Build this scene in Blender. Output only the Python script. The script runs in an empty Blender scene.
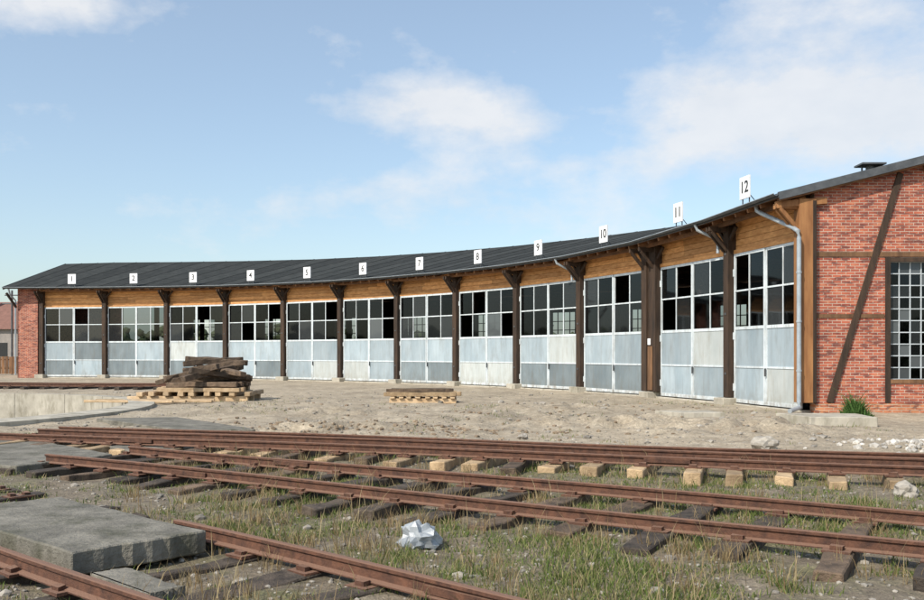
import bpy, math, random, bmesh, mathutils
import numpy as np
from mathutils import Vector, noise as mn
random.seed(7); rng=np.random.default_rng(7); np.random.seed(5)
scn=bpy.context.scene
F=900.0; HZ=354.0; CH=1.7
# ------------------------------------------------------------------ materials
def newmat(name):
    m=bpy.data.materials.new(name); m.use_nodes=True
    nt=m.node_tree; b=nt.nodes['Principled BSDF']
    return m,nt,b
def N(nt,t,**kw):
    n=nt.nodes.new(t)
    for k,v in kw.items(): setattr(n,k,v)
    return n
def ramp(nt,fac,stops):
    r=N(nt,'ShaderNodeValToRGB'); el=r.color_ramp.elements
    while len(el)<len(stops): el.new(0.5)
    for e,(p,c) in zip(el,stops):
        e.position=p; e.color=(c[0],c[1],c[2],1) if not isinstance(c,(int,float)) else (c,c,c,1)
    nt.links.new(fac,r.inputs[0]); return r.outputs[0]
def noise(nt,vec,scale,detail=4,rough=0.6):
    n=N(nt,'ShaderNodeTexNoise'); n.inputs['Scale'].default_value=scale
    n.inputs['Detail'].default_value=detail; n.inputs['Roughness'].default_value=rough
    nt.links.new(vec,n.inputs['Vector']); return n.outputs['Fac']
def mapping(nt,vec,scale=(1,1,1),rot=(0,0,0)):
    m=N(nt,'ShaderNodeMapping'); m.inputs['Scale'].default_value=scale; m.inputs['Rotation'].default_value=rot
    nt.links.new(vec,m.inputs['Vector']); return m.outputs[0]
def geo(nt): return N(nt,'ShaderNodeNewGeometry')
def mix(nt,fac,a,b,typ='MIX'):
    n=N(nt,'ShaderNodeMix',data_type='RGBA',blend_type=typ)
    if isinstance(fac,(int,float)): n.inputs[0].default_value=fac
    else: nt.links.new(fac,n.inputs[0])
    for s,v in ((6,a),(7,b)):
        if isinstance(v,tuple): n.inputs[s].default_value=(v[0],v[1],v[2],1)
        else: nt.links.new(v,n.inputs[s])
    return n.outputs[2]
def mathn(nt,op,a,b=None,clamp=False):
    n=N(nt,'ShaderNodeMath',operation=op); n.use_clamp=clamp
    for i,v in enumerate((a,b)):
        if v is None: continue
        if isinstance(v,(int,float)): n.inputs[i].default_value=v
        else: nt.links.new(v,n.inputs[i])
    return n.outputs[0]
def bump(nt,b,h,strength=0.4,dist=0.02):
    n=N(nt,'ShaderNodeBump'); n.inputs['Strength'].default_value=strength; n.inputs['Distance'].default_value=dist
    nt.links.new(h,n.inputs['Height']); nt.links.new(n.outputs[0],b.inputs['Normal'])
def generic(name,c1,c2,scale=3.0,rough=0.8,isl=0.35,bs=0.4,bd=0.01,stretch=(1,1,1),metal=0.0,dirt=None,dirtz=None,top=None):
    m,nt,b=newmat(name); g=geo(nt)
    v=mapping(nt,g.outputs['Position'],stretch)
    f=noise(nt,v,scale,4,0.65)
    col=ramp(nt,f,[(0.3,c1),(0.7,c2)])
    r=g.outputs['Random Per Island']
    k=mathn(nt,'MULTIPLY_ADD',r,isl); k.node.inputs[2].default_value=1-isl/2
    hs=N(nt,'ShaderNodeHueSaturation'); nt.links.new(col,hs.inputs['Color']); nt.links.new(k,hs.inputs['Value'])
    out=hs.outputs[0]
    if dirt:
        f2=noise(nt,mapping(nt,g.outputs['Position'],(1,1,0.35)),2.3,4,0.7)
        d=ramp(nt,f2,[(0.5,0.0),(0.68,0.75)])
        if dirtz:
            sx=N(nt,'ShaderNodeSeparateXYZ'); nt.links.new(g.outputs['Position'],sx.inputs[0])
            mr=N(nt,'ShaderNodeMapRange'); mr.inputs[1].default_value=dirtz; mr.inputs[2].default_value=0.0
            nt.links.new(sx.outputs[2],mr.inputs[0])
            a=mathn(nt,'MULTIPLY',mr.outputs[0],mr.outputs[0])
            nz=mathn(nt,'MULTIPLY',a,ramp(nt,noise(nt,g.outputs['Position'],5,3),[(0.35,0.1),(0.65,1.0)]))
            streak=ramp(nt,noise(nt,mapping(nt,g.outputs['Position'],(7,7,.5)),1.5,3,.6),[(.5,0.0),(.75,.7)])
            d=mathn(nt,'ADD',mathn(nt,'ADD',mathn(nt,'MULTIPLY',d,0.45),mathn(nt,'MULTIPLY',streak,.55)),mathn(nt,'MULTIPLY',nz,0.8),True)
        out=mix(nt,d,out,dirt)
    if top:
        sx=N(nt,'ShaderNodeSeparateXYZ'); nt.links.new(g.outputs['Normal'],sx.inputs[0])
        out=mix(nt,ramp(nt,sx.outputs[2],[(.6,0.0),(.9,1.0)]),out,top)
    nt.links.new(out,b.inputs['Base Color'])
    b.inputs['Roughness'].default_value=rough; b.inputs['Metallic'].default_value=metal
    f3=noise(nt,v,scale*6,3,0.7)
    bump(nt,b,f3,bs,bd)
    return m
M={}
M['timber']=generic('dark_timber',(0.018,0.011,0.007),(0.065,0.037,0.021),6,0.85,0.5,0.6,0.01,(1,1,0.15))
M['timber2']=generic('weathered_timber',(0.09,0.045,0.021),(0.24,0.125,0.058),5,0.8,0.5,0.5,0.01,(1,1,0.15))
M['timber3']=generic('oiled_timber',(0.22,0.09,0.03),(0.40,0.19,0.07),5,0.75,0.3,0.4,0.008,(1,1,0.15))
M['orange']=generic('fresh_board',(0.43,0.18,0.05),(0.72,0.38,0.15),3,0.75,0.55,0.3,0.006,(1,1,4))
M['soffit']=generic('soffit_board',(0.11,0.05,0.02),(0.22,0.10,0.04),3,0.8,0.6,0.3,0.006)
M['frame']=generic('door_frame_paint',(0.54,0.60,0.63),(0.70,0.75,0.77),4,0.5,0.12,0.15,0.003,dirt=(0.25,0.22,0.18),dirtz=0.8)
M['panel']=generic('door_panel_paint',(0.27,0.335,0.375),(0.39,0.455,0.49),1.2,0.42,0.36,0.15,0.01,(1,1,0.4),dirt=(0.22,0.23,0.225),dirtz=0.9)
M['panel2']=generic('door_panel_grey',(0.14,0.178,0.198),(0.235,0.28,0.30),1.5,0.4,0.35,0.15,0.01,(1,1,0.4),dirt=(0.15,0.145,0.13),dirtz=0.9)
M['panel3']=generic('door_panel_pale',(0.40,0.435,0.43),(0.52,0.55,0.54),1.5,0.5,0.15,0.15,0.01,(1,1,0.4),dirt=(0.29,0.27,0.22),dirtz=0.9)
M['zinc']=generic('zinc',(0.30,0.34,0.37),(0.45,0.49,0.52),4,0.4,0.1,0.1,0.003,metal=0.3)
M['gutter']=generic('gutter_metal',(0.05,0.055,0.06),(0.10,0.105,0.11),4,0.5,0.1,0.1,0.003)
M['roof']=generic('roof_felt',(0.022,0.025,0.024),(0.046,0.048,0.046),2,0.95,0.35,0.3,0.01)
M['roof'].node_tree.nodes['Principled BSDF'].inputs['Specular IOR Level'].default_value=.15
M['sign']=generic('sign_white',(0.72,0.73,0.74),(0.82,0.82,0.82),4,0.5,0.05,0.05,0.002)
M['black']=generic('sign_black',(0.01,0.01,0.01),(0.02,0.02,0.02),4,0.5,0.05,0.05,0.002)
M['concrete']=generic('concrete',(0.32,0.29,0.235),(0.49,0.45,0.37),1.5,0.9,0.12,0.5,0.02,dirt=(0.19,0.17,0.12))
M['slab']=generic('slab_concrete',(0.10,0.092,0.074),(0.24,0.22,0.18),3.2,0.9,0.15,0.9,0.025,dirt=(0.062,0.06,0.036))
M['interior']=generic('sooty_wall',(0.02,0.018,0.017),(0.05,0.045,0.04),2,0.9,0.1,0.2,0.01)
M['rust']=generic('rail_rust',(0.045,0.020,0.013),(0.14,0.060,0.033),11,0.8,0.25,0.9,0.01,top=(0.20,0.11,0.072))
M['sleeper']=generic('old_sleeper',(0.022,0.017,0.013),(0.10,0.075,0.055),7,0.9,0.6,0.9,0.02,(1,1,1))
M['sleeper_pale']=generic('pale_sleeper',(0.24,0.16,0.09),(0.50,0.36,0.21),6,0.9,0.6,0.8,0.02)
M['sleeper2']=generic('split_sleeper',(0.05,0.035,0.024),(0.19,0.13,0.085),6,0.9,0.8,0.9,0.03)
M['lumber']=generic('raw_lumber',(0.33,0.22,0.12),(0.54,0.40,0.25),5,0.8,0.5,0.4,0.01)
M['stone']=generic('stone',(0.17,0.15,0.125),(0.34,0.31,0.265),8,0.9,0.7,0.6,0.01)
M['whitestone']=generic('rubble_stone',(0.34,0.31,0.27),(0.55,0.52,0.47),8,0.9,0.7,0.6,0.01)
M['bars']=generic('muntin_paint',(0.42,0.46,0.48),(0.54,0.58,0.6),4,0.5,0.1,0.1,0.002)
def glassmat(name,tint,fac,ior):
    m=bpy.data.materials.new(name); m.use_nodes=True; nt=m.node_tree; nt.nodes.clear()
    o=N(nt,'ShaderNodeOutputMaterial'); t=N(nt,'ShaderNodeBsdfTransparent'); t.inputs[0].default_value=(*tint,1)
    gl=N(nt,'ShaderNodeBsdfGlossy'); gl.inputs['Roughness'].default_value=0.03; gl.inputs[0].default_value=(0.7,0.76,0.8,1)
    df=N(nt,'ShaderNodeBsdfDiffuse'); df.inputs[0].default_value=(0.09,0.10,0.105,1)
    fr=N(nt,'ShaderNodeFresnel'); fr.inputs[0].default_value=ior
    g=geo(nt); r=mathn(nt,'MULTIPLY',mathn(nt,'POWER',g.outputs['Random Per Island'],4.0),fac,True)
    m1=N(nt,'ShaderNodeMixShader'); nt.links.new(r,m1.inputs[0]); nt.links.new(t.outputs[0],m1.inputs[1]); nt.links.new(df.outputs[0],m1.inputs[2])
    m2=N(nt,'ShaderNodeMixShader'); nt.links.new(fr.outputs[0],m2.inputs[0]); nt.links.new(m1.outputs[0],m2.inputs[1]); nt.links.new(gl.outputs[0],m2.inputs[2])
    nt.links.new(m2.outputs[0],o.inputs[0]); return m
M['glass']=glassmat('dusty_glass',(0.45,0.47,0.47),0.5,1.4)
M['glass2']=glassmat('grimy_glass',(0.25,0.29,0.30),2.0,1.5)
def brickmat(name,ax,c1,c2,mortar):
    m,nt,b=newmat(name); g=geo(nt)
    s=N(nt,'ShaderNodeSeparateXYZ'); nt.links.new(g.outputs['Position'],s.inputs[0])
    c=N(nt,'ShaderNodeCombineXYZ'); nt.links.new(s.outputs[ax],c.inputs[0]); nt.links.new(s.outputs[2],c.inputs[1])
    br=N(nt,'ShaderNodeTexBrick'); nt.links.new(c.outputs[0],br.inputs['Vector'])
    br.inputs['Scale'].default_value=1.0; br.inputs['Brick Width'].default_value=0.26; br.inputs['Row Height'].default_value=0.083
    br.inputs['Mortar Size'].default_value=0.0095; br.inputs['Mortar Smooth'].default_value=0.2; br.inputs['Bias'].default_value=-0.1
    br.inputs['Color1'].default_value=(*c1,1); br.inputs['Color2'].default_value=(*c2,1); br.inputs['Mortar'].default_value=(*mortar,1)
    f=noise(nt,g.outputs['Position'],1.3,5,0.7)
    k=ramp(nt,f,[(0.3,0.72),(0.7,1.15)])
    mm=mix(nt,1.0,br.outputs['Color'],k,'MULTIPLY')
    f2=noise(nt,mapping(nt,g.outputs['Position'],(3.8,3.8,12)),1.0,2,0.5)
    mm=mix(nt,ramp(nt,f2,[(0.53,0.0),(0.64,0.7)]),mm,(0.11,0.04,0.035))
    mm=mix(nt,ramp(nt,f2,[(0.32,0.6),(0.40,0.0)]),mm,(0.55,0.22,0.12))
    nt.links.new(mm,b.inputs['Base Color']); b.inputs['Roughness'].default_value=0.9
    inv=mathn(nt,'SUBTRACT',1.0,br.outputs['Fac'])
    bump(nt,b,inv,0.6,0.012); return m
M['brick']=brickmat('red_brick',0,(0.46,0.125,0.068),(0.29,0.072,0.046),(0.50,0.40,0.32))
M['brickY']=brickmat('red_brick_side',1,(0.42,0.12,0.065),(0.28,0.07,0.045),(0.42,0.33,0.27))
M['plinth']=brickmat('plinth_brick',0,(0.54,0.22,0.10),(0.44,0.14,0.075),(0.5,0.4,0.3))

# ------------------------------------------------------------------ mesh builder
class MB:
    def __init__(s): s.v=[];s.f=[];s.m=[];s.mats=[]
    def mi(s,k):
        if k not in s.mats: s.mats.append(k)
        return s.mats.index(k)
    def poly(s,pts,mat):
        b=len(s.v); s.v+= [tuple(p) for p in pts]; s.f.append(list(range(b,b+len(pts)))); s.m.append(s.mi(mat))
    def prism(s,bot,top,mat):
        b=len(s.v); n=len(bot); s.v+=[tuple(p) for p in bot]+[tuple(p) for p in top]; i=s.mi(mat)
        s.f.append([b+j for j in range(n)][::-1]); s.f.append([b+n+j for j in range(n)]); s.m+=[i,i]
        for j in range(n):
            k=(j+1)%n; s.f.append([b+j,b+k,b+n+k,b+n+j]); s.m.append(i)
    def box(s,fr,u0,u1,n0,n1,z0,z1,mat,jit=0):
        c=[fr(u,n,z) for z in (z0,z1) for (u,n) in ((u0,n0),(u1,n0),(u1,n1),(u0,n1))]
        if jit: c=[Vector(p)+Vector((random.uniform(-jit,jit),random.uniform(-jit,jit),random.uniform(-jit,jit))) for p in c]
        s.prism(c[:4],c[4:],mat)
    def beam(s,a,b,w,h,mat,up=Vector((0,0,1)),jit=0,sub=1):
        a=Vector(a);b=Vector(b);d=(b-a).normalized(); x=d.cross(up)
        if x.length<1e-3: x=d.cross(Vector((1,0,0)))
        x.normalize(); y=x.cross(d)
        base=len(s.v); i=s.mi(mat)
        for k in range(sub+1):
            p=a.lerp(b,k/sub)
            for sx,sy in ((-1,-1),(1,-1),(1,1),(-1,1)):
                q=p+x*(sx*w/2+random.uniform(-jit,jit))+y*(sy*h/2+random.uniform(-jit,jit)); s.v.append(tuple(q))
        for k in range(sub):
            for j in range(4):
                l=(j+1)%4; o=base+4*k; s.f.append([o+j,o+l,o+4+l,o+4+j]); s.m.append(i)
        s.f.append([base+3,base+2,base+1,base]); o=base+4*sub; s.f.append([o,o+1,o+2,o+3]); s.m+=[i,i]
    def tube(s,pts,r,mat,n=10):
        pts=[Vector(p) for p in pts]; base=len(s.v); i=s.mi(mat)
        for k,p in enumerate(pts):
            d=(pts[min(k+1,len(pts)-1)]-pts[max(k-1,0)]).normalized()
            x=d.cross(Vector((0.13,0.21,0.97))).normalized(); y=d.cross(x)
            for j in range(n):
                a=2*math.pi*j/n; s.v.append(tuple(p+x*r*math.cos(a)+y*r*math.sin(a)))
        for k in range(len(pts)-1):
            for j in range(n):
                l=(j+1)%n; s.f.append([base+k*n+j,base+k*n+l,base+(k+1)*n+l,base+(k+1)*n+j]); s.m.append(i)
        s.f.append([base+j for j in range(n)]); s.f.append([base+(len(pts)-1)*n+j for j in range(n)]); s.m+=[i,i]
    def stone(s,c,r,mat,flat=0.6,sub=0):
        i=s.mi(mat); b=len(s.v); sx,sy,sz=[r*random.uniform(.7,1.3) for _ in range(3)]; an=random.uniform(0,6.28)
        src=ICO[sub]
        for p in src[0]:
            k=random.uniform(.75,1.2) if sub==0 else 1+0.5*mn.noise(Vector(p)*1.7+Vector(c)*3)
            x,y,z=p[0]*sx*k,p[1]*sy*k,p[2]*sz*flat*k
            s.v.append((c[0]+x*math.cos(an)-y*math.sin(an),c[1]+x*math.sin(an)+y*math.cos(an),c[2]+z))
        for f in src[1]: s.f.append([b+q for q in f]); s.m.append(i)
    def obj(s,name,parent=None,bevel=0,smooth=False):
        me=bpy.data.meshes.new(name); me.from_pydata(s.v,[],s.f)
        for k in s.mats: me.materials.append(M[k])
        me.polygons.foreach_set('material_index',s.m)
        if smooth: me.polygons.foreach_set('use_smooth',[True]*len(s.f))
        me.update(); o=bpy.data.objects.new(name,me); scn.collection.objects.link(o)
        if parent: o.parent=parent
        if bevel:
            bv=o.modifiers.new('bevel','BEVEL'); bv.width=bevel; bv.segments=1; bv.limit_method='ANGLE'
        return o
ICO=[]
for sd in (1,2,3):
    bm=bmesh.new(); bmesh.ops.create_icosphere(bm,subdivisions=sd,radius=1)
    ICO.append(([tuple(v.co) for v in bm.verts],[[v.index for v in f.verts] for f in bm.faces])); bm.free()
def empty(name):
    e=bpy.data.objects.new(name,None); scn.collection.objects.link(e); return e
def frame(o,U,Nn):
    o=Vector(o);U=Vector(U);Nn=Vector(Nn)
    return lambda u,n,z:o+U*u+Nn*n+Vector((0,0,z))

# ------------------------------------------------------------------ layout of the roundhouse
C=Vector((-35.225,18.954,0)); R=45.724
px=[43,106,168,227,285,342,399,458,519,583,655,733,806]
def solve(x):
    lo,hi=0.0,1.7
    for _ in range(60):
        t=(lo+hi)/2; X=C.x+R*math.cos(t); Y=C.y+R*math.sin(t)
        if 462+F*X/Y<x: hi=t
        else: lo=t
    return t
T=[solve(x) for x in px]
# the old roof sags slightly along the middle of the arc
OFF=[.13,.09,.03,-.04,-.09,-.13,-.17,-.21,-.25,-.27,-.23,-.10,0.0]
def P(t,r): return Vector((C.x+r*math.cos(t),C.y+r*math.sin(t),0))
EO=1.0; RO=10.2; BO=20.5
ZE=6.28; SL=0.25; ZR=ZE+SL*(EO+RO); ZB=ZR-SL*(BO+0.8-RO)
house=empty('brick_roundhouse')
posts=MB();brd=MB();dr=MB();gl=MB();fnd=MB();roof=MB();gut=MB();rear=MB();inn=MB()
GX0=P(T[12],R).x; GY=P(T[12],R).y
st=[]
st.append((Vector((-32.3,63.3,ZE+.13)),Vector((-32.9,74.7,ZR+.1)),Vector((-33.4,85.6,ZB))))
for k,t in enumerate(T):
    if k==12: continue
    st.append(tuple(P(t,r)+Vector((0,0,z)) for r,z in ((R-EO,ZE+OFF[k]),(R+RO,ZR+OFF[k]*1.5),(R+BO+.8,ZB))))
st.append((Vector((GX0-EO+.05,GY-.45,ZE)),Vector((GX0+RO,GY-.45,ZR)),Vector((GX0+BO+.8,GY-.45,ZB))))
dz=Vector((0,0,.13))
for a,b in zip(st[:-1],st[1:]):
    for i in (0,1):
        n=3
        for q in range(n):
            a0=a[i].lerp(b[i],q/n);b0=a[i].lerp(b[i],(q+1)/n);a1=a[i+1].lerp(b[i+1],q/n);b1=a[i+1].lerp(b[i+1],(q+1)/n)
            roof.poly([a0,b0,b1,a1],'roof')
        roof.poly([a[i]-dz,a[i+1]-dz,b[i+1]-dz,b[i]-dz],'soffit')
    roof.poly([a[0]-dz,b[0]-dz,b[0],a[0]],'gutter'); roof.poly([b[2]-dz,a[2]-dz,a[2],b[2]],'gutter')
    d=(b[0]-a[0]).normalized(); nrm=Vector((-d.y,d.x,0)).normalized(); mid=(a[0]+b[0])/2
    if (C-mid).dot(nrm)<0: nrm=-nrm
    prof=[(math.cos(x)*0.07,math.sin(x)*0.07) for x in [math.pi*(1+j/6) for j in range(7)]]
    f=lambda o,p:o+nrm*(0.08+p[0])+Vector((0,0,p[1]-.02))
    for j in range(6):
        p0,p1=prof[j],prof[j+1]
        gut.poly([f(a[0],p0),f(b[0],p0),f(b[0],p1),f(a[0],p1)],'gutter')
    gut.beam(a[0]+nrm*.155+Vector((0,0,-.02)),b[0]+nrm*.155+Vector((0,0,-.02)),.02,.02,'zinc')
for e in (st[0],st[-1]):
    for i in (0,1):
        roof.beam(e[i]+Vector((0,0,-.085)),e[i+1]+Vector((0,0,-.085)),.04,.22,'gutter')
for a,b in zip(st[:-1],st[1:]):
    for q in (0.0,1/3,2/3):
        p0=a[0].lerp(b[0],q)+Vector((0,0,.012)); p1=a[1].lerp(b[1],q)+Vector((0,0,.012))
        roof.beam(p0,p1,.06,.012,'roof')
roof.obj('roof',house); gut.obj('gutters',house)

def zroof(n,o=0): return ZE+SL*(n+EO)-.13+o
missing={(7,0,0),(2,1,1),(3,0,2),(9,1,1),(5,1,3),(10,0,3),(11,0,1)}
for k in range(12):
    A=P(T[k],R);B=P(T[k+1],R); U=(B-A);w=U.length;U.normalize(); Nn=Vector((U.y,-U.x,0))
    if (A-C).dot(Nn)<0: Nn=-Nn
    fr=frame(A,U,Nn); oA,oB=OFF[k],OFF[k+1]
    lo=.17 if k!=10 else .5; hi=w-.17 if k!=9 else w-.5
    zz=5.1; bh=.2; ztp=6.33+max(oA,oB)
    while zz<ztp-.03:
        z1=min(zz+bh-.012,ztp)
        uj=random.uniform(.3,.7)*w
        for (ba,bb) in ((.12,uj-.003),(uj+.003,w-.12)):
            brd.box(fr,ba,bb,.03+random.uniform(-.005,.005),.07,zz,z1,'orange')
        zz+=bh
    brd.box(fr,.1,w-.1,-.06,.02,5.03,5.16,'orange')
    for i in range(int(w/.75)):
        u=.4+i*.75; o=oA+(oB-oA)*u/w
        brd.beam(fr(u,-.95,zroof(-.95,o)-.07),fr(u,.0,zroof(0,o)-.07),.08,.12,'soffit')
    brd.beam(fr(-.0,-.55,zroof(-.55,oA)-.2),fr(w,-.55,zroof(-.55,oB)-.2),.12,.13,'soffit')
    midu=(lo+hi)/2; z0=.10; z1=5.02; zw=2.55
    for L,(a,b) in enumerate(((lo+.03,midu-.008),(midu+.008,hi-.03))):
        t=.065
        op=random.uniform(-.015,.015)
        frn=(lambda o_: (lambda u,n,z: fr(u,n+o_,z)))(op)
        dr.box(frn,a,a+t,-.06,0.0,z0,z1,'frame');dr.box(frn,b-t,b,-.06,0.0,z0,z1,'frame')
        for zc,hh in ((z0+.06,.06),(1.28,.03),(zw,.05),((zw+z1)/2,.026),(z1-.045,.045)):
            dr.box(frn,a+t,b-t,-.055,-.003,zc-hh,zc+hh,'frame')
        m=(a+b)/2
        dr.box(frn,m-.023,m+.023,-.05,-.004,zw+.05,(zw+z1)/2-.026,'frame'); dr.box(frn,m-.023,m+.023,-.05,-.004,(zw+z1)/2+.026,z1-.09,'frame')
        r1=random.random(); r2=random.random()
        pu='panel' if r1<.66 else ('panel3' if r1<.88 else 'panel2')
        pl='panel' if r2<.40 else ('panel3' if r2<.5 else 'panel2')
        if k==11: pu='panel';pl='panel' if L==0 else 'panel3'
        if k==10: pl='panel'
        if k==0: pl='panel2' if L==0 else 'panel'
        if k in(9,8) : pl='panel2'
        if k==7: pl='panel3';pu='panel'
        tilt=random.uniform(-.006,.006)
        dr.box(frn,a+t,b-t,-.032+tilt,-.02+tilt,z0+.12,1.25,pl); dr.box(frn,a+t,b-t,-.032-tilt,-.02-tilt,1.31,zw-.05,pu)
        for zc in (.6,2.3,4.4):
            hu=a if L==0 else b; dr.box(frn,hu-.03,hu+.03,-.085,-.062,zc-.12,zc+.12,'frame')
        j=0
        for (ua,ub) in ((a+t,m-.023),(m+.023,b-t)):
            for (za,zb) in ((zw+.05,(zw+z1)/2-.026),((zw+z1)/2+.026,z1-.09)):
                j+=1
                if (k,L,j-1) in missing or random.random()<.06: continue
                tl=random.uniform(-.008,.008); tz=random.uniform(-.006,.006)
                gl.poly([frn(ua,-.03-tl,za),frn(ub,-.03+tl,za),frn(ub,-.03+tl+tz,zb),frn(ua,-.03-tl+tz,zb)],'glass' if random.random()<.75 else 'glass2')
    dr.box(fr,midu+.06,midu+.10,-.13,-.078,1.0,1.25,'gutter')
    fnd.box(fr,.1,w-.1,-.15,.25,-.3,.06,'concrete')
for k in range(13):
    t=T[k]; A=P(t,R); rad=(A-C).normalized(); tg=Vector((rad.y,-rad.x,0)); fr=frame(A,tg,rad); o=OFF[k]
    if k==12:
        pass
    elif k==10:
        posts.box(fr,-.5,-.14,-.32,.06,.25,6.1+o,'timber');posts.box(fr,.16,.5,-.32,.06,.25,6.1+o,'timber')
        posts.box(fr,-.14,.16,-.22,-.02,.25,6.1+o,'timber');posts.box(fr,.02,.34,-.36,-.325,.3,2.0,'timber2')
        posts.box(fr,-.0,.2,-.345,-.325,2.05,2.3,'sign')
    else:
        posts.box(fr,-.155,.155,-.28,.06,.25,6.1+o,'timber')
    tm_='timber' if k<12 else 'timber3'
    for s in ((-.09,.09) if k!=10 else (-.33,.33)):
        posts.beam(fr(s,.0,5.95+o),fr(s,-.95,5.95+o),.09,.16,tm_)
        posts.beam(fr(s,-.27,5.25+o),fr(s,-.85,5.88+o),.09,.12,tm_)
    if 0<k<12:
        for s in (-1,1):
            q_=.155 if k!=10 else .5
            posts.beam(fr(s*q_,-.2,5.6+o),fr(s*(q_+.38),-.2,6.0+o),.10,.10,'timber')
    if k<12: fnd.box(fr,-.33,.33,-.55,.12,-.3,.245,'concrete',.02)
    for zc in (1.0,3.0,5.0): posts.box(fr,-.04,.04,-.305,-.282,zc,zc+.08,'gutter') if k not in(10,12) else None
for k in range(13):
    rad=(P(T[k],R)-C).normalized(); tg=Vector((rad.y,-rad.x,0))
    for r in (6.5,13.5):
        fr=frame(P(T[k],R+r),tg,rad); 
        if k not in (0,12): inn.box(fr,-.14,.14,-.14,.14,0,7.0,'timber')
    if 0<k<12: inn.beam(P(T[k],R+.4)+Vector((0,0,5.8)),P(T[k],R+BO-.2)+Vector((0,0,5.8)),.2,.28,'timber')
    if k<12:
        for r in (6.5,13.5):
            inn.beam(P(T[k],R+r)+Vector((0,0,6.3)),P(T[k+1],R+r)+Vector((0,0,6.3)),.2,.24,'timber')
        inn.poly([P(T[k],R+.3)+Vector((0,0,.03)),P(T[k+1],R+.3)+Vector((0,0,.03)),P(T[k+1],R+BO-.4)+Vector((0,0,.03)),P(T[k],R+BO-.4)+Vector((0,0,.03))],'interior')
        A=P(T[k],R+BO);B=P(T[k+1],R+BO);U=(B-A);w=U.length;U.normalize();Nn=Vector((U.y,-U.x,0)); fr=frame(A,U,Nn)
        ht=ZB-.05
        a=w/2-1.1;b=w/2+1.1
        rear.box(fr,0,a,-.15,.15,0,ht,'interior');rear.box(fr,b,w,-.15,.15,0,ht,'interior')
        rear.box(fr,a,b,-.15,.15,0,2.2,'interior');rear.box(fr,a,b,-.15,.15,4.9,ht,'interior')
        for i in range(1,4): rear.box(fr,a+i*.55-.03,a+i*.55+.03,-.03,.03,2.2,4.9,'timber')
        for i in range(1,4): rear.box(fr,a,b,-.025,.025,2.2+i*.67-.03,2.2+i*.67+.03,'timber')
inn.obj('interior_timber_frame',house); rear.obj('rear_wall',house)
brd.obj('lintel_boards',house); dr.obj('engine_doors',house); gl.obj('door_glass',house); fnd.obj('post_foundations',house,.02)

# --- right gable
g=MB(); win=MB()
fr=frame((GX0,GY,0),(1,0,0),(0,1,0))
posts.box(fr,-.3,.19,-.30,.15,.3,6.15,'timber3')
posts.box(fr,.08,.192,-.304,-.2,.3,6.1,'timber')
posts.obj('timber_posts',house,.012)
def ztop(u): return (ZE+SL*(u+EO) if u<RO else ZR-SL*(u-RO))-.14
def wseg(u0,u1,z0,z1=None,mat='brick',n0=-.12,n1=.2):
    za=ztop(u0) if z1 is None else z1; zb=ztop(u1) if z1 is None else z1
    g.prism([fr(u0,n0,z0),fr(u1,n0,z0),fr(u1,n0,zb),fr(u0,n0,za)],[fr(u0,n1,z0),fr(u1,n1,z0),fr(u1,n1,zb),fr(u0,n1,za)],mat)
wins=[(2.38,4.6),(7.2,9.4),(11.6,13.8),(15.8,18.0)]
e=.28; cur=.195
for a,b in wins:
    p,q=cur,a
    if p<RO<q: wseg(p,RO,e);wseg(RO,q,e)
    else: wseg(p,q,e)
    wseg(a,b,e,.93); wseg(a,b,4.45)
    cur=b
wseg(cur,BO,e)
g.box(fr,.2,BO+.05,-.2,.22,-.3,e-.004,'plinth')
g.box(fr,.2,BO,-.15,-.10,4.50,4.64,'timber2')
g.box(fr,.2,2.2,-.148,-.10,2.74,2.85,'timber2')
for a,b in wins:
    g.box(fr,a-.15,a-.003,-.156,-.1,e,4.498,'timber'); g.box(fr,b+.003,b+.15,-.156,-.1,e,4.498,'timber')
    g.box(fr,a,b,-.16,-.05,.86,.97,'timber2'); g.box(fr,a,b,-.16,-.05,4.36,4.47,'timber')
    nx=7;nz=10
    for i in range(nx):
        for j in range(nz):
            ua=a+(b-a)*i/nx;ub=a+(b-a)*(i+1)/nx;za=.97+3.39*j/nz;zb=.97+3.39*(j+1)/nz
            r_=[random.uniform(-.004,.004) for _ in range(3)]
            win.poly([fr(ua,.03+r_[0],za),fr(ub,.03+r_[1],za),fr(ub,.03+r_[2],zb),fr(ua,.03+r_[0]+r_[2]-r_[1],zb)],'glass2' if random.random()<.8 else 'glass')
    for i in range(nx+1):
        u=a+(b-a)*i/nx; win.box(fr,u-.014,u+.014,.0,.04,.97,4.36,'bars')
    for i in range(nz+1):
        z=.97+3.39*i/nz; win.box(fr,a,b,.003,.037,z-.014,z+.014,'bars')
def diag(u0,z0,u1,z1):
    g.beam(fr(u0,-.150,z0),fr(u1,-.150,z1),.07,.17,'timber',up=Vector((0,1,0)).cross(Vector((1,0,0))))
diag(.62,e+.02,2.66,6.9)
diag(11.3,e+.02,9.6,6.9)
g.obj('gable_wall',house); win.obj('gable_windows',house)
q=MB()
q.beam(fr(-.9,-.3,ztop(-.9)-.06),fr(RO,-.3,ztop(RO)-.06),.24,.10,'soffit')
for u in (3.4,6.8,10.2): q.beam(fr(u,-.42,ztop(u)-.18),fr(u,.3,ztop(u)-.18),.16,.2,'timber2')
q.beam(fr(-.95,-.2,5.98),fr(.5,-.2,6.1),.14,.18,'timber3')
v=fr(2.4,1.2,ZE+SL*3.4)
q.tube([v,v+Vector((0,0,.26))],.13,'gutter',12); q.box(frame(v,(1,0,0),(0,1,0)),-.36,.36,-.3,.3,.26,.31,'gutter')
for a in (-.25,.25): q.box(frame(v,(1,0,0),(0,1,0)),a-.02,a+.02,-.02,.02,0,.26,'gutter')
q.obj('rake_timbers',house)
l=MB(); f2=frame((-31.65,64.35,0),(1,0,0),(0,1,0))
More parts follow.
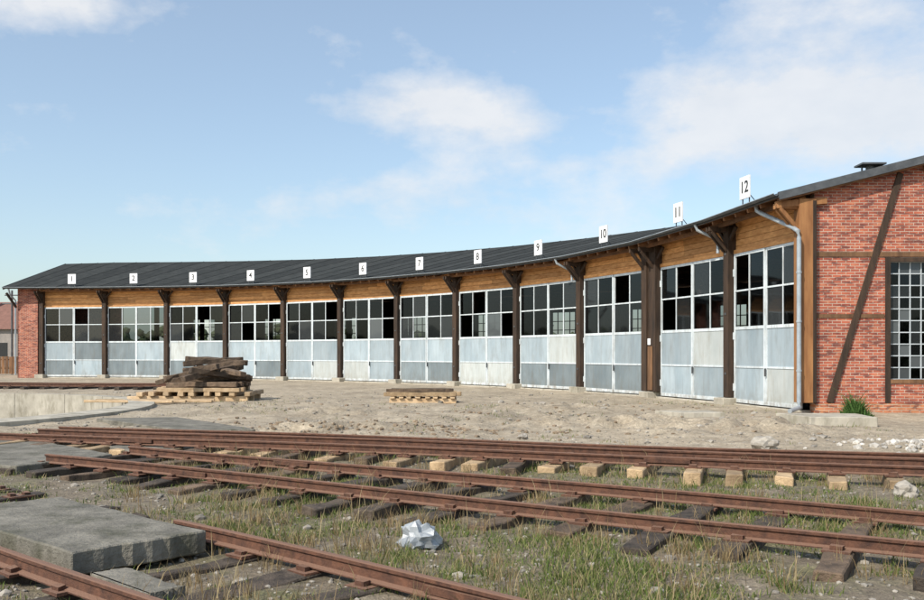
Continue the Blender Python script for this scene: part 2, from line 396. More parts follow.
l.box(f2,0,1.43,-.25,.3,0,6.45,'brick'); l.prism([(-31.65,64.65,0),(-31.3,64.65,0),(-32.0,85,0),(-32.4,85,0)],[(-31.65,64.65,6.4),(-31.3,64.65,6.4),(-32.0,85,6.4),(-32.4,85,6.4)],'brickY')
l.prism([(-31.66,64.6,6.4),(-32.0,74.7,ZR-.2),(-32.38,85,6.42)],[(-31.3,64.6,6.4),(-31.7,74.7,ZR-.2),(-32.0,85,6.42)],'brickY')
l.beam((-31.7,64.0,5.0),(-32.1,63.4,6.0),.12,.14,'timber'); l.tube([(-31.9,63.3,6.3),(-31.9,63.5,5.9),(-31.75,64.0,5.5),(-31.75,64.0,.2)],.06,'zinc')
l.obj('brick_pier',house)
d=MB(); p=lambda u,n,z:fr(u,n,z)
d.tube([p(-1.08,1.15,6.22),p(-1.05,1.12,6.02),p(-.95,1.0,5.92),p(-.42,-.1,5.35),p(-.37,-.38,5.2),p(-.36,-.42,5.0),p(-.36,-.42,.32),p(-.38,-.5,.18),p(-.8,-.9,.1)],.065,'zinc',12)
for zc in (1.2,2.6,4.0): d.tube([p(-.36,-.42,zc),p(-.36,-.42,zc+.05)],.08,'zinc',12)
for k in (9,11):
    A=P(T[k],R);rad=(A-C).normalized();tg=Vector((rad.y,-rad.x,0)); f3=frame(A,tg,rad); o=OFF[k]
    d.tube([f3(-.6,-1.08,6.2+o),f3(-.58,-1.0,6.0+o),f3(-.34,-.45,5.7+o),f3(-.28,-.40,5.6+o),f3(-.28,-.4,5.2+o)],.055,'zinc',10)
d.obj('downpipes',house)
for k in range(12):
    t=(T[k]+T[k+1])/2; t-= (T[k]-T[k+1])*(.09 if k!=10 else .14)
    A=P(t,(R-EO+.05)*math.cos((T[k]-T[k+1])/2)); zo=ZE+.42*OFF[k]+.58*OFF[k+1]
    rad=(A-C).normalized(); tg=Vector((rad.y,-rad.x,0)); f3=frame(A,tg,rad)
    e=empty('bay_number_sign'); s=MB()
    s.box(f3,-.30,.30,-.02,.02,zo+.22,zo+.90,'sign')
    for u in (-.2,.2): s.box(f3,u-.015,u+.015,.021,.05,zo-.02,zo+.8,'gutter')
    s.beam(f3(0,.03,zo+.5),f3(0,.4,zo+.1),.02,.02,'gutter')
    s.obj('sign_plate',e)
    cu=bpy.data.curves.new('num','FONT'); cu.body=str(k+1); cu.size=.5; cu.align_x='CENTER'; cu.align_y='CENTER'; cu.extrude=.004; cu.offset=0.004
    to=bpy.data.objects.new('tmp',cu); scn.collection.objects.link(to)
    bpy.context.view_layer.update()
    me=bpy.data.meshes.new_from_object(to.evaluated_get(bpy.context.evaluated_depsgraph_get())); bpy.data.objects.remove(to)
    no=bpy.data.objects.new('numeral',me); scn.collection.objects.link(no); me.materials.clear(); me.materials.append(M['black'])
    X=tg; Z=-rad; Y=Vector((0,0,1))
    if X.cross(Y).dot(Z)<0: X=-X
    mt=mathutils.Matrix((X,Y,Z)).transposed().to_4x4(); mt.translation=f3(0,-.026,zo+.56); no.matrix_world=mt; no.parent=e

# ------------------------------------------------------------------ ground
PC=(-20.6,26.3); PR=10.2
def vn(x,y,s,seed=0):
    r=np.random.default_rng(seed); o=np.zeros_like(x,dtype=float)
    for i in range(7):
        a=r.uniform(0,6.28); f=s*r.uniform(.5,2.0); o+=np.sin((x*np.cos(a)+y*np.sin(a))*f+r.uniform(0,6.28)+1.3*np.sin((x*np.sin(a)-y*np.cos(a))*f*.7))
    return o/7**.5
def gz(x,y):
    x=np.asarray(x,float);y=np.asarray(y,float)
    z=.02*vn(x,y,1.1,1)+.014*vn(x,y,3.3,2)+.010*vn(x,y,9,3)
    far=np.clip((np.hypot(x,y)-40)/30,0,1); z=z*(1-far)
    for (mx,my,r,h) in ((-3.5,25,1.6,.16),(1.5,22.5,2.0,.15),(4.5,21,1.8,.16),(-1,20,1.5,.12),(-3.2,19.5,1.3,.16),(6.8,19.5,1.4,.2),(8.9,15.9,1.3,.16),(3,27,2.2,.12),(-7,26,1.6,.12)):
        z=z+h*np.exp(-((x-mx)**2+((y-my)*1.3)**2)/r**2)*(1+.6*vn(x,y,4,9))
    return z
xs=np.concatenate([-np.geomspace(4000,42,22),np.arange(-40,-16,.4),np.arange(-16,16,.12),np.arange(16,40,.8),np.geomspace(42,4000,22)])
ys=np.concatenate([-np.geomspace(3000,6,18),np.arange(-4,4.5,.5),np.arange(4.6,22,.1),np.arange(22,40,.25),np.arange(40,90,1.2),np.geomspace(92,5000,24)])
XX,YY=np.meshgrid(xs,ys); ZZ=gz(XX,YY)
nx,ny=len(xs),len(ys)
vid=np.arange(nx*ny).reshape(ny,nx)
q=np.stack([vid[:-1,:-1],vid[:-1,1:],vid[1:,1:],vid[1:,:-1]],-1).reshape(-1,4)
cx=(XX[:-1,:-1]+XX[1:,1:])/2; cy=(YY[:-1,:-1]+YY[1:,1:])/2
keep=(np.hypot(cx-PC[0],cy-PC[1])>PR+.35).reshape(-1)
q=q[keep]
def npmesh(name,V,Q,mats,smooth=False):
    me=bpy.data.meshes.new(name); n=Q.shape[1]
    me.vertices.add(len(V)); me.vertices.foreach_set('co',V.astype(np.float32).ravel())
    me.loops.add(Q.size); me.loops.foreach_set('vertex_index',Q.astype(np.int32).ravel())
    me.polygons.add(len(Q)); me.polygons.foreach_set('loop_start',np.arange(0,Q.size,n,dtype=np.int32)); me.polygons.foreach_set('loop_total',np.full(len(Q),n,dtype=np.int32))
    if smooth: me.polygons.foreach_set('use_smooth',[True]*len(Q))
    for m in mats: me.materials.append(m)
    me.update(calc_edges=True); me.validate()
    o=bpy.data.objects.new(name,me); scn.collection.objects.link(o); return o
gm,nt,b=newmat('ground_soil'); G=geo(nt); pos=G.outputs['Position']
sx=N(nt,'ShaderNodeSeparateXYZ'); nt.links.new(pos,sx.inputs[0])
n1=noise(nt,pos,.35,4,.65); n2=noise(nt,pos,2.2,5,.7); n3=noise(nt,pos,14,4,.75); n4=noise(nt,pos,60,2,.7)
sand=ramp(nt,n2,[(.3,(.31,.25,.175)),(.5,(.46,.38,.275)),(.72,(.60,.515,.385))])
soil=ramp(nt,n2,[(.3,(.10,.076,.05)),(.5,(.195,.155,.107)),(.72,(.33,.275,.20))])
moss=ramp(nt,n3,[(.35,(.08,.09,.028)),(.6,(.17,.165,.06))])
yb_=mathn(nt,'ADD',sx.outputs[1],mathn(nt,'MULTIPLY',sx.outputs[0],.36))
yb_=mathn(nt,'ADD',yb_,mathn(nt,'MULTIPLY',mathn(nt,'SUBTRACT',n2,.5),5.0))
mr=N(nt,'ShaderNodeMapRange'); mr.inputs[1].default_value=14.3; mr.inputs[2].default_value=17.0; nt.links.new(yb_,mr.inputs[0])
soil2=mix(nt,ramp(nt,noise(nt,pos,.9,4,.7),[(.46,0.0),(.62,.7)]),soil,moss)
col=mix(nt,mr.outputs[0],soil2,sand)
farm=N(nt,'ShaderNodeMapRange'); farm.inputs[1].default_value=95; farm.inputs[2].default_value=120; nt.links.new(sx.outputs[1],farm.inputs[0])
col=mix(nt,farm.outputs[0],col,(.12,.13,.06))
col=mix(nt,ramp(nt,n1,[(.42,0.0),(.68,.6)]),col,(.23,.19,.14))
dk=ramp(nt,noise(nt,mapping(nt,pos,(1,1.6,1)),.8,5,.75),[(.54,0.0),(.66,.5)]); col=mix(nt,dk,col,(.17,.135,.095))
k=ramp(nt,n3,[(.3,.62),(.7,1.25)]); col=mix(nt,1.0,col,k,'MULTIPLY')
k=ramp(nt,n4,[(.35,.75),(.65,1.2)]); col=mix(nt,1.0,col,k,'MULTIPLY')
nt.links.new(col,b.inputs['Base Color']); b.inputs['Roughness'].default_value=.95
hh=mathn(nt,'ADD',mathn(nt,'MULTIPLY',n3,1.0),mathn(nt,'MULTIPLY',n4,.35)); bump(nt,b,hh,.8,.05)
npmesh('ground',np.stack([XX,YY,ZZ],-1).reshape(-1,3),q,[gm],True)

pit=empty('turntable_pit'); pm=MB(); n=96
for i in range(n):
    a0=2*math.pi*i/n;a1=2*math.pi*(i+1)/n
    c=lambda a,r,z:(PC[0]+r*math.cos(a),PC[1]+r*math.sin(a),z)
    pm.prism([c(a0,PR,-1.3),c(a1,PR,-1.3),c(a1,PR+.8,-1.3),c(a0,PR+.8,-1.3)],[c(a0,PR,.12),c(a1,PR,.12),c(a1,PR+.8,.09),c(a0,PR+.8,.09)],'concrete')
    pm.poly([c(a0,0,-1.25),c(a0,PR,-1.25),c(a1,PR,-1.25)],'slab')
    if i%4==0:
        pm.prism([c(a0,PR-.004,-1.1),c(a0+.003,PR-.004,-1.1),c(a0+.003,PR+.1,-1.1),c(a0,PR+.1,-1.1)],[c(a0,PR-.004,.124),c(a0+.003,PR-.004,.124),c(a0+.003,PR+.79,.094),c(a0,PR+.79,.094)],'slab')
pm.obj('pit_wall',pit)
tm=MB(); a=math.radians(96); dd=Vector((math.cos(a),math.sin(a),0)); pc=Vector((PC[0]-1.5,PC[1]+.2,0)); sd=Vector((-dd.y,dd.x,0))
for s in (-1,1):
    tm.beam(pc-dd*9.6+sd*s*.9+Vector((0,0,-.45)),pc+dd*9.6+sd*s*.9+Vector((0,0,-.45)),.25,.9,'rust'); tm.beam(pc-dd*9.6+sd*s*.72+Vector((0,0,.12)),pc+dd*9.6+sd*s*.72+Vector((0,0,.12)),.08,.14,'rust')
tm.obj('turntable_bridge',pit)

# ------------------------------------------------------------------ rails & sleepers
RP=[(-.058,0),(.058,0),(.058,.010),(.012,.024),(.009,.088),(.030,.098),(.031,.122),(.022,.128),(-.022,.128),(-.031,.122),(-.030,.098),(-.009,.088),(-.012,.024),(-.058,.010)]
def rail(mb,a,b,z=.11,wob=.018):
    a=Vector((a[0],a[1],0));b=Vector((b[0],b[1],0));L=(b-a).length;d=(b-a)/L;x=Vector((d.y,-d.x,0)); n=max(2,int(L/.9))
    base=len(mb.v); i=mb.mi('rust'); ph=random.uniform(0,6)
    for k in range(n+1):
        s=L*k/n; o=a+d*s+x*(wob*math.sin(s*.7+ph)); zz=z+.014*math.sin(s*.5+ph*2)
        for (px_,pz) in RP: mb.v.append(tuple(o+x*px_+Vector((0,0,zz+pz))))
    m=len(RP)
    for k in range(n):
        for j in range(m):
            l=(j+1)%m; mb.f.append([base+k*m+j,base+k*m+l,base+(k+1)*m+l,base+(k+1)*m+j]); mb.m.append(i)
    mb.f.append([base+j for j in range(m)][::-1]); mb.f.append([base+n*m+j for j in range(m)]); mb.m+=[i,i]
def track(name,dirv,n0,n1,s0,s1,spac,matfn,ends=(.55,.5),rs=None,extra=(),up=0):
    e=empty(name); d=Vector((dirv[0],dirv[1],0)).normalized(); nn=Vector((-d.y,d.x,0))
    if nn.y<0: nn=-nn
    pt=lambda s,n:d*s+nn*n
    r=MB()
    for i,n in enumerate((n0,n1)+tuple(extra)):
        a0,a1=(s0,s1) if rs is None else rs[i]
        rail(r,pt(a0,n),pt(a1,n),.11+up)
        for sj in np.arange(a0+3.1+i*.4,a1,9.0):
            for q_ in (-1,1): r.box(frame(pt(float(sj),n)+Vector((0,0,up)),d,nn),-.32,.32,q_*.022-.011,q_*.022+.011,.145,.20,'rust')
    r.obj('rails',e)
    sl=MB(); fx=MB(); s=s0
    while s<s1:
        da=random.uniform(-.07,.07)
        a=pt(s+da,n0-ends[0]+random.uniform(-.18,.14)); b=pt(s-da,n1+ends[1]+random.uniform(-.1,.12))
        zc=.02+up+random.uniform(-.018,.004); tz=random.uniform(-.03,.004)
        sl.beam(a+Vector((0,0,zc+tz)),b+Vector((0,0,zc)),.24+random.uniform(-.05,.03),.18,matfn(),jit=.018,sub=7)
        for n in (n0,n1)+tuple(extra):
            for q_ in (-1,1):
                c=pt(s,n+q_*.08); fx.box(frame(c,d,nn),-.05,.05,-.03,.03,.09+up,.145+up,'rust',.006)
            c=pt(s,n); fx.box(frame(c,d,nn),-.11,.11,-.15,.15,.09+up,.112+up,'rust',.004)
        s+=spac*random.uniform(.88,1.12)
    sl.obj('sleepers',e,.012); fx.obj('rail_fastenings',e)
    return e
track('railway_track',(.945,-.326),12.9,14.4,-13.5,9.5,.62,lambda:'sleeper_pale' if random.random()<.85 else 'sleeper2',ends=(.62,.5),extra=(13.85,),up=.025)
track('railway_track',(.845,-.535),7.95,9.42,-12.3,3.5,.72,lambda:'sleeper' if random.random()<.8 else 'sleeper2',ends=(.62,.25),up=-.015)
track('railway_track',(.747,-.665),2.9,4.39,-11.5,-1.5,.75,lambda:'sleeper',ends=(.4,.3),rs=((-11.5,-1.5),(-7.4,-1.5)),up=-.055)
track('railway_track',(.995,-.09),41.6,43.1,-34,-17.6,.9,lambda:'sleeper',up=.03)
def slab(name,pts,z,th,mat='slab'):
    s=MB(); top=[];bot=[]; n=len(pts)
    for i in range(n):
        a=Vector((*pts[i],0));b_=Vector((*pts[(i+1)%n],0))
        for k in range(14):
            j_=.016 if k else .035
            p=a.lerp(b_,k/14)+Vector((random.uniform(-j_,j_),random.uniform(-j_,j_),0)); top.append(p+Vector((0,0,z))); bot.append(p+Vector((0,0,z-th)))
    s.prism(bot,top,mat); return s.obj(name,None,.012)
dC=Vector((.747,-.665));nC=Vector((.665,.747))
pc_=lambda s,n:tuple(dC*s+nC*n)
slab('concrete_slab',[pc_(-9.5,3.08),pc_(-6.75,3.12),pc_(-6.7,4.26),pc_(-9.45,4.24)],.20,.19)
slab('concrete_slab',[pc_(-6.45,3.12),pc_(-5.6,3.1),pc_(-5.6,3.36),pc_(-6.4,3.4)],.09,.12)
slab('concrete_slab',[(-9.6,16.9),(-7.9,16.6),(-5.5,14.2),(-6.3,12.7),(-7.6,13.3)],.12,.2)
slab('concrete_slab',[(-7.6,17.3),(-6.3,17.9),(-4.6,15.6),(-5.2,14.5)],.11,.2)
slab('concrete_slab',[(-9.2,22.6),(-7.3,23.0),(-4.4,19.3),(-5.9,19.0)],.09,.2,'slab')
slab('concrete_slab',[(7.9,22.6),(9.8,22.4),(9.7,21.0),(8.2,21.2)],.22,.3,'concrete')
slab('concrete_slab',[(5.4,25.2),(6.9,25.3),(7.1,24.3),(5.9,24.2)],.12,.3,'concrete')
# ------------------------------------------------------------------ timber piles
wp=empty('timber_pile'); a=MB(); O=Vector((-9.6,33.3,0))
def rb(mb,c,ang,L,w,h,mat,tilt=0,jit=.012):
    d=Vector((math.cos(ang)*math.cos(tilt),math.sin(ang)*math.cos(tilt),math.sin(tilt))); c=Vector(c); mb.beam(c-d*L/2,c+d*L/2,w,h,mat,jit=jit,sub=6)
for i,y in enumerate((-1.1,-.2,.8)): rb(a,O+Vector((-.2,y,.1)),random.uniform(-.04,.04),4.3,.18,.18,'lumber')
for i in range(9): rb(a,O+Vector((-1.9+i*.48,-.1,.27)),math.pi/2+random.uniform(-.05,.05),2.5,.2,.14,'lumber')
for i,y in enumerate((-1.2,-.8,-.3,.3,.8)): rb(a,O+Vector((.05+random.uniform(-.3,.3),y,.42)),random.uniform(-.08,.08),3.0,.22,.14,'lumber')
for i in range(5): rb(a,O+Vector((-1.2+random.uniform(-.6,.9),-1.6-.25*i,.08)),random.uniform(-.25,.15),3.2,.14,.08,'lumber')
a.obj('lumber_base',wp,.01)
a=MB()
for i,y in enumerate((-1.05,-.7,-.35,0,.35,.7)): rb(a,O+Vector((.3+random.uniform(-.15,.15),y,.60)),random.uniform(-.08,.08),2.5,.27,.17,'sleeper2',0,.025)
for i,(x,y,an,tl) in enumerate(((.2,-.7,.2,.05),(.55,-.3,-.15,.07),(.1,.1,.35,0),(.4,.5,-.15,-.04))): rb(a,O+Vector((x,y,.80)),an,2.4,.27,.17,'sleeper2',tl,.03)
for i,(x,y,z,an,tl) in enumerate(((-.1,-.5,1.0,.5,.18),(.75,-.1,1.0,-.4,-.12),(.35,.3,1.06,.8,.1),(.5,-.2,1.24,.2,.14),(-.3,-.85,.95,-.2,.24),(.8,-.5,1.1,-.5,-.12),(.4,0,1.42,.4,.08),(.9,-.8,.95,.6,-.15),(.5,-.9,1.05,.9,.18),(.5,.1,1.45,.1,-.08))): rb(a,O+Vector((x,y,z)),an,2.0+.5*random.random(),.28,.19,'sleeper2',tl,.035)
a.obj('dark_sleepers',wp,.015)
a=MB(); O=Vector((-1.35,31.6,0))
for y in (-.6,0,.6): rb(a,O+Vector((0,y,.08)),0,2.3,.12,.16,'lumber')
for i in range(8): rb(a,O+Vector((-1.05+i*.3,0,.2)),math.pi/2+random.uniform(-.05,.05),1.5,.16,.06,'lumber')
for i in range(4): rb(a,O+Vector((random.uniform(-.1,.1),-.55+i*.36,.31)),random.uniform(-.06,.06),2.5,.22,.14,'sleeper_pale')
for i in range(2): rb(a,O+Vector((random.uniform(-.2,.2),-.3+i*.4,.44)),random.uniform(-.12,.12),2.2,.2,.1,'sleeper2')
a.obj('wooden_pallet_stack',None,.01)
# ------------------------------------------------------------------ stones
s=MB()
def outside(x,y): return math.hypot(x-PC[0],y-PC[1])>PR+.9
for i in range(4600):
    y=5+ (random.random()**1.4)*18; x=random.uniform(-.56,.56)*y+random.uniform(-.5,.5)
    if not outside(x,y): continue
    r=random.uniform(.008,.026)*(1+ (random.random()<.03)*1.6)
    s.stone((x,y,float(gz(x,y))+r*.2),r,'stone')
for i in range(1500):
    y=random.uniform(17,40); x=random.uniform(-.5,.5)*y
    if not outside(x,y) or math.hypot(x-C.x,y-C.y)>R-1: continue
    r=random.uniform(.015,.05)*(1+(random.random()<.04)*1.5); s.stone((x,y,float(gz(x,y))+r*.15),r,'stone')
s.obj('gravel')
s=MB()
for i in range(420):
    x=random.gauss(8.8,.75);y=random.gauss(16.0,.6); r=random.uniform(.02,.085)
    s.stone((x,y,float(gz(x,y))+r*.3),r,'whitestone',.7)
s.obj('rubble_heap')
s=MB()
M['clod']=generic('dirt_clod',(.17,.12,.08),(.32,.245,.165),9,.95,.4,.8,.02)
for i in range(330):
    x=random.gauss(-2.4,2.2);y=random.gauss(19.3,.6)-.06*x; r=random.uniform(.015,.06)
    s.stone((x,y,float(gz(x,y))+r*.2),r,'clod',.6)
for i in range(260):
    x=random.uniform(-8,8.5);y=random.uniform(17.5,31)
    if not outside(x,y): continue
    r=random.uniform(.02,.07); s.stone((x,y,float(gz(x,y))+r*.2),r,'clod',.6)
s.obj('dirt_heap')
for (x,y,r) in ((5.45,16.2,.19),(5.3,10.75,.13),(-2.2,15.5,.12),(1.2,17.8,.1)):
    s=MB(); s.stone((x,y,float(gz(x,y))+r*.45),r,'stone',.75,2); s.obj('boulder')
s=MB(); M['bag']=generic('plastic_film',(.40,.44,.47),(.58,.61,.64),20,.22,0,.3,.01); M['bag'].node_tree.nodes['Principled BSDF'].inputs['Transmission Weight'].default_value=.4
for p_ in ICO[2][0]:
    v=Vector(p_); k=1+.75*mn.noise(v*2.3+Vector((3,1,5)))+.4*abs(mn.noise(v*5.5)); v2=Vector((v.x*.15*k,v.y*.12*k,max(v.z,-.5)*.13*k)); s.v.append((-.38+v2.x,7.95+v2.y,.07+v2.z))
for f in ICO[2][1]: s.f.append([i for i in f]); s.m.append(s.mi('bag'))
s.obj('plastic_bag')
# ------------------------------------------------------------------ grass
def blades(name,X,Y,H,W,mat,lean=.5):
    n=len(X); th=rng.uniform(0,2*np.pi,n); la=rng.uniform(0,2*np.pi,n); le=rng.uniform(.1,lean,n)*H
    Z=gz(X,Y)-.01; dx=np.cos(th)*W/2;dy=np.sin(th)*W/2; lx=np.cos(la)*le;ly=np.sin(la)*le
    V=np.zeros((n,5,3))
    V[:,0]=np.stack([X-dx,Y-dy,Z],-1);V[:,1]=np.stack([X+dx,Y+dy,Z],-1)
    V[:,2]=np.stack([X+dx*.7+lx*.35,Y+dy*.7+ly*.35,Z+H*.55],-1);V[:,3]=np.stack([X-dx*.7+lx*.35,Y-dy*.7+ly*.35,Z+H*.55],-1)
    V[:,4]=np.stack([X+lx,Y+ly,Z+H*.95],-1)
    b=np.arange(n)[:,None]*5
    T_=np.concatenate([b+[0,1,2],b+[0,2,3],b+[3,2,4]],0)
    return npmesh(name,V.reshape(-1,3),T_,[mat])
def grassmat(name,stops):
    m,nt,b=newmat(name); g_=geo(nt); c=ramp(nt,g_.outputs['Random Per Island'],stops)
    nt.links.new(c,b.inputs['Base Color']); b.inputs['Roughness'].default_value=.7; b.inputs['Specular IOR Level'].default_value=.2
    tr=N(nt,'ShaderNodeBsdfTranslucent'); nt.links.new(c,tr.inputs[0]); ms=N(nt,'ShaderNodeMixShader'); ms.inputs[0].default_value=.3
    nt.links.new(b.outputs[0],ms.inputs[1]); nt.links.new(tr.outputs[0],ms.inputs[2]); nt.links.new(ms.outputs[0],nt.nodes['Material Output'].inputs[0]); return m
gmat=grassmat('grass_blade',[(0,(.07,.11,.025)),(.4,(.13,.18,.045)),(.65,(.20,.23,.07)),(.82,(.30,.27,.13)),(1,(.38,.30,.17))])
dmat=grassmat('dry_stalk',[(0,(.18,.115,.055)),(.5,(.31,.23,.12)),(1,(.43,.35,.2))])
n=270000
Y=4.6+rng.random(n)**1.15*14.5; X=(rng.random(n)*1.16-.58)*Y
dn=vn(X,Y,1.3,21)+.6*vn(X,Y,4.5,22)+.45*vn(X,Y,11,23)
Q_=X*.36+Y
keep=(dn+rng.normal(0,.4,n)>.25)&(Q_<15.5+rng.normal(0,.6,n))
def inslab(X,Y):
    s_=X*.747-Y*.665;n_=X*.665+Y*.747
    r=(s_>-9.6)&(s_<-6.6)&(n_>3.0)&(n_<4.35)
    r|=(X<-4.6)&(X>-9.6)&(Y>12.7)&(Y<18)&(X*.7+Y*.72>4.9)&(X*.72+Y*.7<8.0)
    return r
keep&=~inslab(X,Y)
X,Y=X[keep],Y[keep]; nn_=len(X)
H=rng.gamma(4,.011,nn_)*(1+.4*vn(X,Y,2.5,41)).clip(.5,2)+.012; W=rng.uniform(.004,.008,nn_)*(1+Y/14)
blades('grass',X,Y,H,W,gmat,.95)
tx=[];ty=[]
for (d_,n_,s0,s1,c) in (((.945,-.326),12.5,-9,9,60),((.945,-.326),13.5,-9,9,50),((.945,-.326),14.9,-6,9,40),((.845,-.535),8.7,-11,3,150),((.845,-.535),10.2,-11,4,130),((.845,-.535),7.3,-9,3,120),((.747,-.665),5.4,-9,-2,50),((.747,-.665),4.7,-9,-2,45),((.747,-.665),3.5,-6.5,-2,50)):
    for i in range(c):
        ss=random.uniform(s0,s1); no=n_+random.gauss(0,.28); x=d_[0]*ss-d_[1]*no; y=d_[1]*ss+d_[0]*no
        if y<5 or inslab(np.array([x]),np.array([y]))[0]: continue
        m=random.randint(6,26); r=random.uniform(.03,.14)
        tx+=list(np.random.normal(x,r,m)); ty+=list(np.random.normal(y,r,m))
tx=np.array(tx);ty=np.array(ty)
blades('dry_grass',tx,ty,rng.gamma(5,.028,len(tx))+.03,rng.uniform(.003,.006,len(tx))*(1+ty/16),dmat,.7)
n=20000; Y=rng.uniform(17,36,n); X=(rng.random(n)*1.1-.55)*Y
k_=(vn(X,Y,1.1,31)+.5*vn(X,Y,4,32)>.95)&(np.hypot(X-PC[0],Y-PC[1])>PR+.9)&(np.hypot(X-C.x,Y-C.y)<R-.8); X,Y=X[k_],Y[k_]
blades('yard_weeds',X,Y,rng.gamma(4,.013,len(X))+.02,rng.uniform(.01,.02,len(X)),gmat,.9)
n=1400; a=rng.normal(0,.16,n); c=rng.normal(0,.12,n)
blades('weed_clump',10.75+a,24.6+c,rng.gamma(6,.05,n)*np.exp(-(a/.28)**2)+.05,rng.uniform(.02,.05,n),grassmat('weed_leaf',[(0,(.04,.09,.02)),(1,(.10,.19,.05))]),.8)
# ------------------------------------------------------------------ distance
M['wall_far']=generic('far_render',(.25,.22,.2),(.35,.31,.28),1,.9,.1)
M['rooftile']=generic('far_tile',(.16,.08,.06),(.24,.12,.09),2,.9,.1)
def farhouse(x,y,L,D,h,hr):
    s=MB(); f9=frame((x,y,0),(1,0,0),(0,1,0))
    s.box(f9,0,L,0,D,0,h,'wall_far'); s.prism([f9(-.5,-.5,h),f9(L+.5,-.5,h),f9(L+.5,D/2,h+hr),f9(-.5,D/2,h+hr)],[f9(-.5,D+.5,h),f9(L+.5,D+.5,h),f9(L+.5,D/2+.1,h+hr),f9(-.5,D/2+.1,h+hr)],'rooftile')
    for z in np.arange(1.4,h-1.5,3.0):
        for i in range(int(L/3.6)): s.box(f9,1.5+i*3.6,3+i*3.6,-.04,-.01,float(z),float(z)+1.8,'black')
    s.box(f9,L*.6,L*.6+.8,D*.3,D*.3+.8,h,h+hr+1.2,'brick')
    s.obj('distant_house')
farhouse(-78,120,19,10,5,3.2); farhouse(-112,190,18,12,9,4); farhouse(-86,160,9,10,7,3)
s=MB(); M['leaf']=generic('foliage',(.035,.05,.02),(.10,.12,.05),.6,.9,.6)
for i in range(5000):
    an=random.uniform(0,2*math.pi); rr=random.gauss(230,9); x=rr*math.cos(an); y=rr*math.sin(an)
    hgt=7+4*mn.noise(Vector((x*.03,y*.03,0)))+2*mn.noise(Vector((x*.15,y*.15,4)))
    z=random.random()**.8*hgt; s.stone((x,y,z),random.uniform(.9,2.2),'leaf',.8)
s.obj('distant_trees')
s=MB(); f8=frame((-52,72,0),(1,0.02,0),(0,1,0)) 
for i in range(60): s.box(f8,i*.3,i*.3+.26,0,.03,.1,1.5+random.uniform(-.03,.03),'timber2')
for z in (.5,1.2): s.box(f8,0,18,.035,.1,z,z+.1,'timber2')
s.obj('wooden_fence')
s=MB(); s.tube([(-37.5,75,0),(-37.5,75,7)],.08,'gutter'); s.tube([(-38.3,75,5.9),(-36.7,75,5.9)],.05,'gutter'); s.tube([(-38.1,75,6.6),(-36.9,75,6.6)],.05,'gutter')
s.obj('utility_pole')
# ------------------------------------------------------------------ light, sky
el=math.radians(42); az=math.radians(222)
sd=Vector((math.sin(az)*math.cos(el),math.cos(az)*math.cos(el),math.sin(el)))
sun=bpy.data.lights.new('sun','SUN'); sun.energy=4.7; sun.angle=math.radians(.53); sun.color=(1,.94,.84)
so=bpy.data.objects.new('sun',sun); scn.collection.objects.link(so); so.rotation_euler=sd.to_track_quat('Z','Y').to_euler()
w=bpy.data.worlds.new('World'); scn.world=w; w.use_nodes=True; nt=w.node_tree; bg=nt.nodes['Background']
sky=N(nt,'ShaderNodeTexSky',sky_type='NISHITA'); sky.sun_disc=False; sky.sun_elevation=el; sky.sun_rotation=az; sky.air_density=1.0; sky.dust_density=1.5; sky.ozone_density=1.2
tc=N(nt,'ShaderNodeTexCoord'); dirv=tc.outputs['Generated']
nv=N(nt,'ShaderNodeVectorMath',operation='NORMALIZE'); nt.links.new(dirv,nv.inputs[0]); dv=nv.outputs[0]
nA=noise(nt,mapping(nt,dv,(1,1,2.0)),6.5,7,.58); nB=noise(nt,mapping(nt,dv,(1,1,1.6)),20,6,.6)
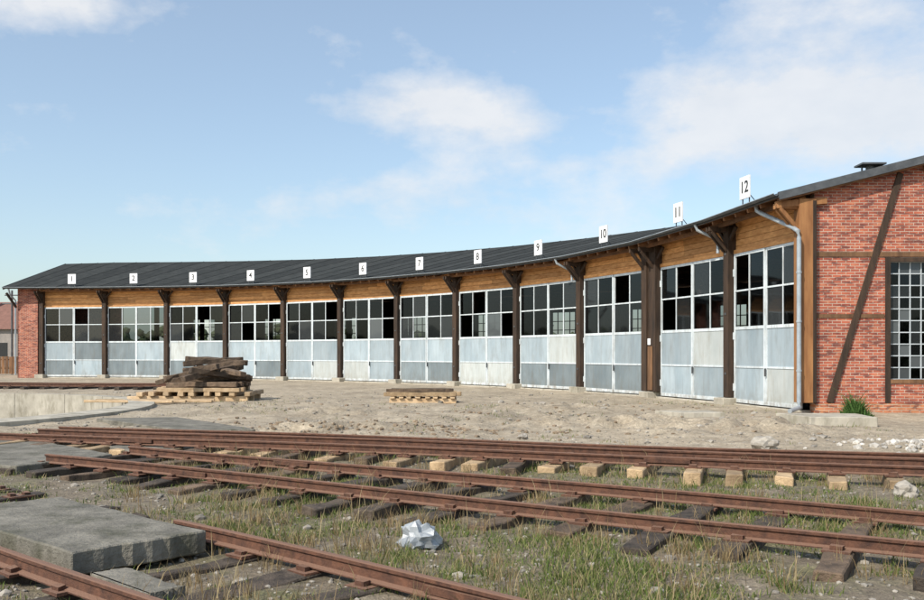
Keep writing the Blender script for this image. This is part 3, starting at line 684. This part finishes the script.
def blob(x,y,rx,ry,amp):
    d=Vector(((x-462)/F,1,(HZ-y)/F)).normalized()
    az_=math.atan2(d.x,d.y)
    r=Vector((math.cos(az_),-math.sin(az_),0)); u=r.cross(d)
    def dot(v):
        n=N(nt,'ShaderNodeVectorMath',operation='DOT_PRODUCT'); nt.links.new(dv,n.inputs[0]); n.inputs[1].default_value=v; return n.outputs['Value']
    a=mathn(nt,'MULTIPLY',dot(r),F/rx); b_=mathn(nt,'MULTIPLY',dot(u),F/ry)
    s_=mathn(nt,'ADD',mathn(nt,'MULTIPLY',a,a),mathn(nt,'MULTIPLY',b_,b_))
    g_=mathn(nt,'POWER',2.718,mathn(nt,'MULTIPLY',s_,-1.0))
    return mathn(nt,'MULTIPLY',mathn(nt,'MULTIPLY',g_,amp),mathn(nt,'GREATER_THAN',dot(d),0.0))
tot=None
for bl in ((425,102,80,30,1.0),(500,128,62,32,.85),(350,114,50,16,.55),(850,45,130,75,.95),(690,95,70,40,.8),(790,135,130,38,.75),(640,165,90,24,.6),(890,120,90,50,.6),(420,195,110,26,.7),(250,215,110,25,.5),(70,8,90,20,.8),(240,20,90,14,.35),(600,225,160,26,.5),(60,255,140,25,.4),(-300,80,200,60,.7),(1300,90,220,80,.8)):
    o_=blob(*bl); tot=o_ if tot is None else mathn(nt,'ADD',tot,o_)
nn2=mathn(nt,'ADD',mathn(nt,'MULTIPLY',nA,1.15),mathn(nt,'MULTIPLY',nB,.6))   # mean ~.875
den=mathn(nt,'MULTIPLY',mathn(nt,'SUBTRACT',mathn(nt,'ADD',mathn(nt,'MULTIPLY',tot,.5),nn2),1.03),2.2,True)
den=mathn(nt,'MULTIPLY',den,.82)
shade=ramp(nt,nA,[(.38,(5.6,5.75,6.0)),(.62,(6.3,6.3,6.35))])
for e_ in shade.node.color_ramp.elements: e_.color=tuple(min(c/6.4,1) for c in e_.color[:3])+(1,)
cl=mix(nt,1.0,shade,(6.4,6.4,6.4),'MULTIPLY')
skyb=mix(nt,1.0,sky.outputs[0],(1.20,1.26,1.25),'MULTIPLY')
base=mix(nt,.20,skyb,(5.3,5.9,6.3))
cm=mix(nt,den,base,cl)
nt.links.new(cm,bg.inputs[0]); bg.inputs[1].default_value=.145
# ------------------------------------------------------------------ camera
cam=bpy.data.cameras.new('camera'); cam.sensor_width=36; cam.lens=F/924*36; cam.shift_y=(HZ-300)/924; cam.clip_end=9000; cam.clip_start=.1
co=bpy.data.objects.new('camera',cam); scn.collection.objects.link(co); co.location=(0,0,CH); co.rotation_euler=(math.radians(90),0,0); scn.camera=co
scn.view_settings.view_transform='Standard'; scn.view_settings.look='None'; scn.view_settings.exposure=0
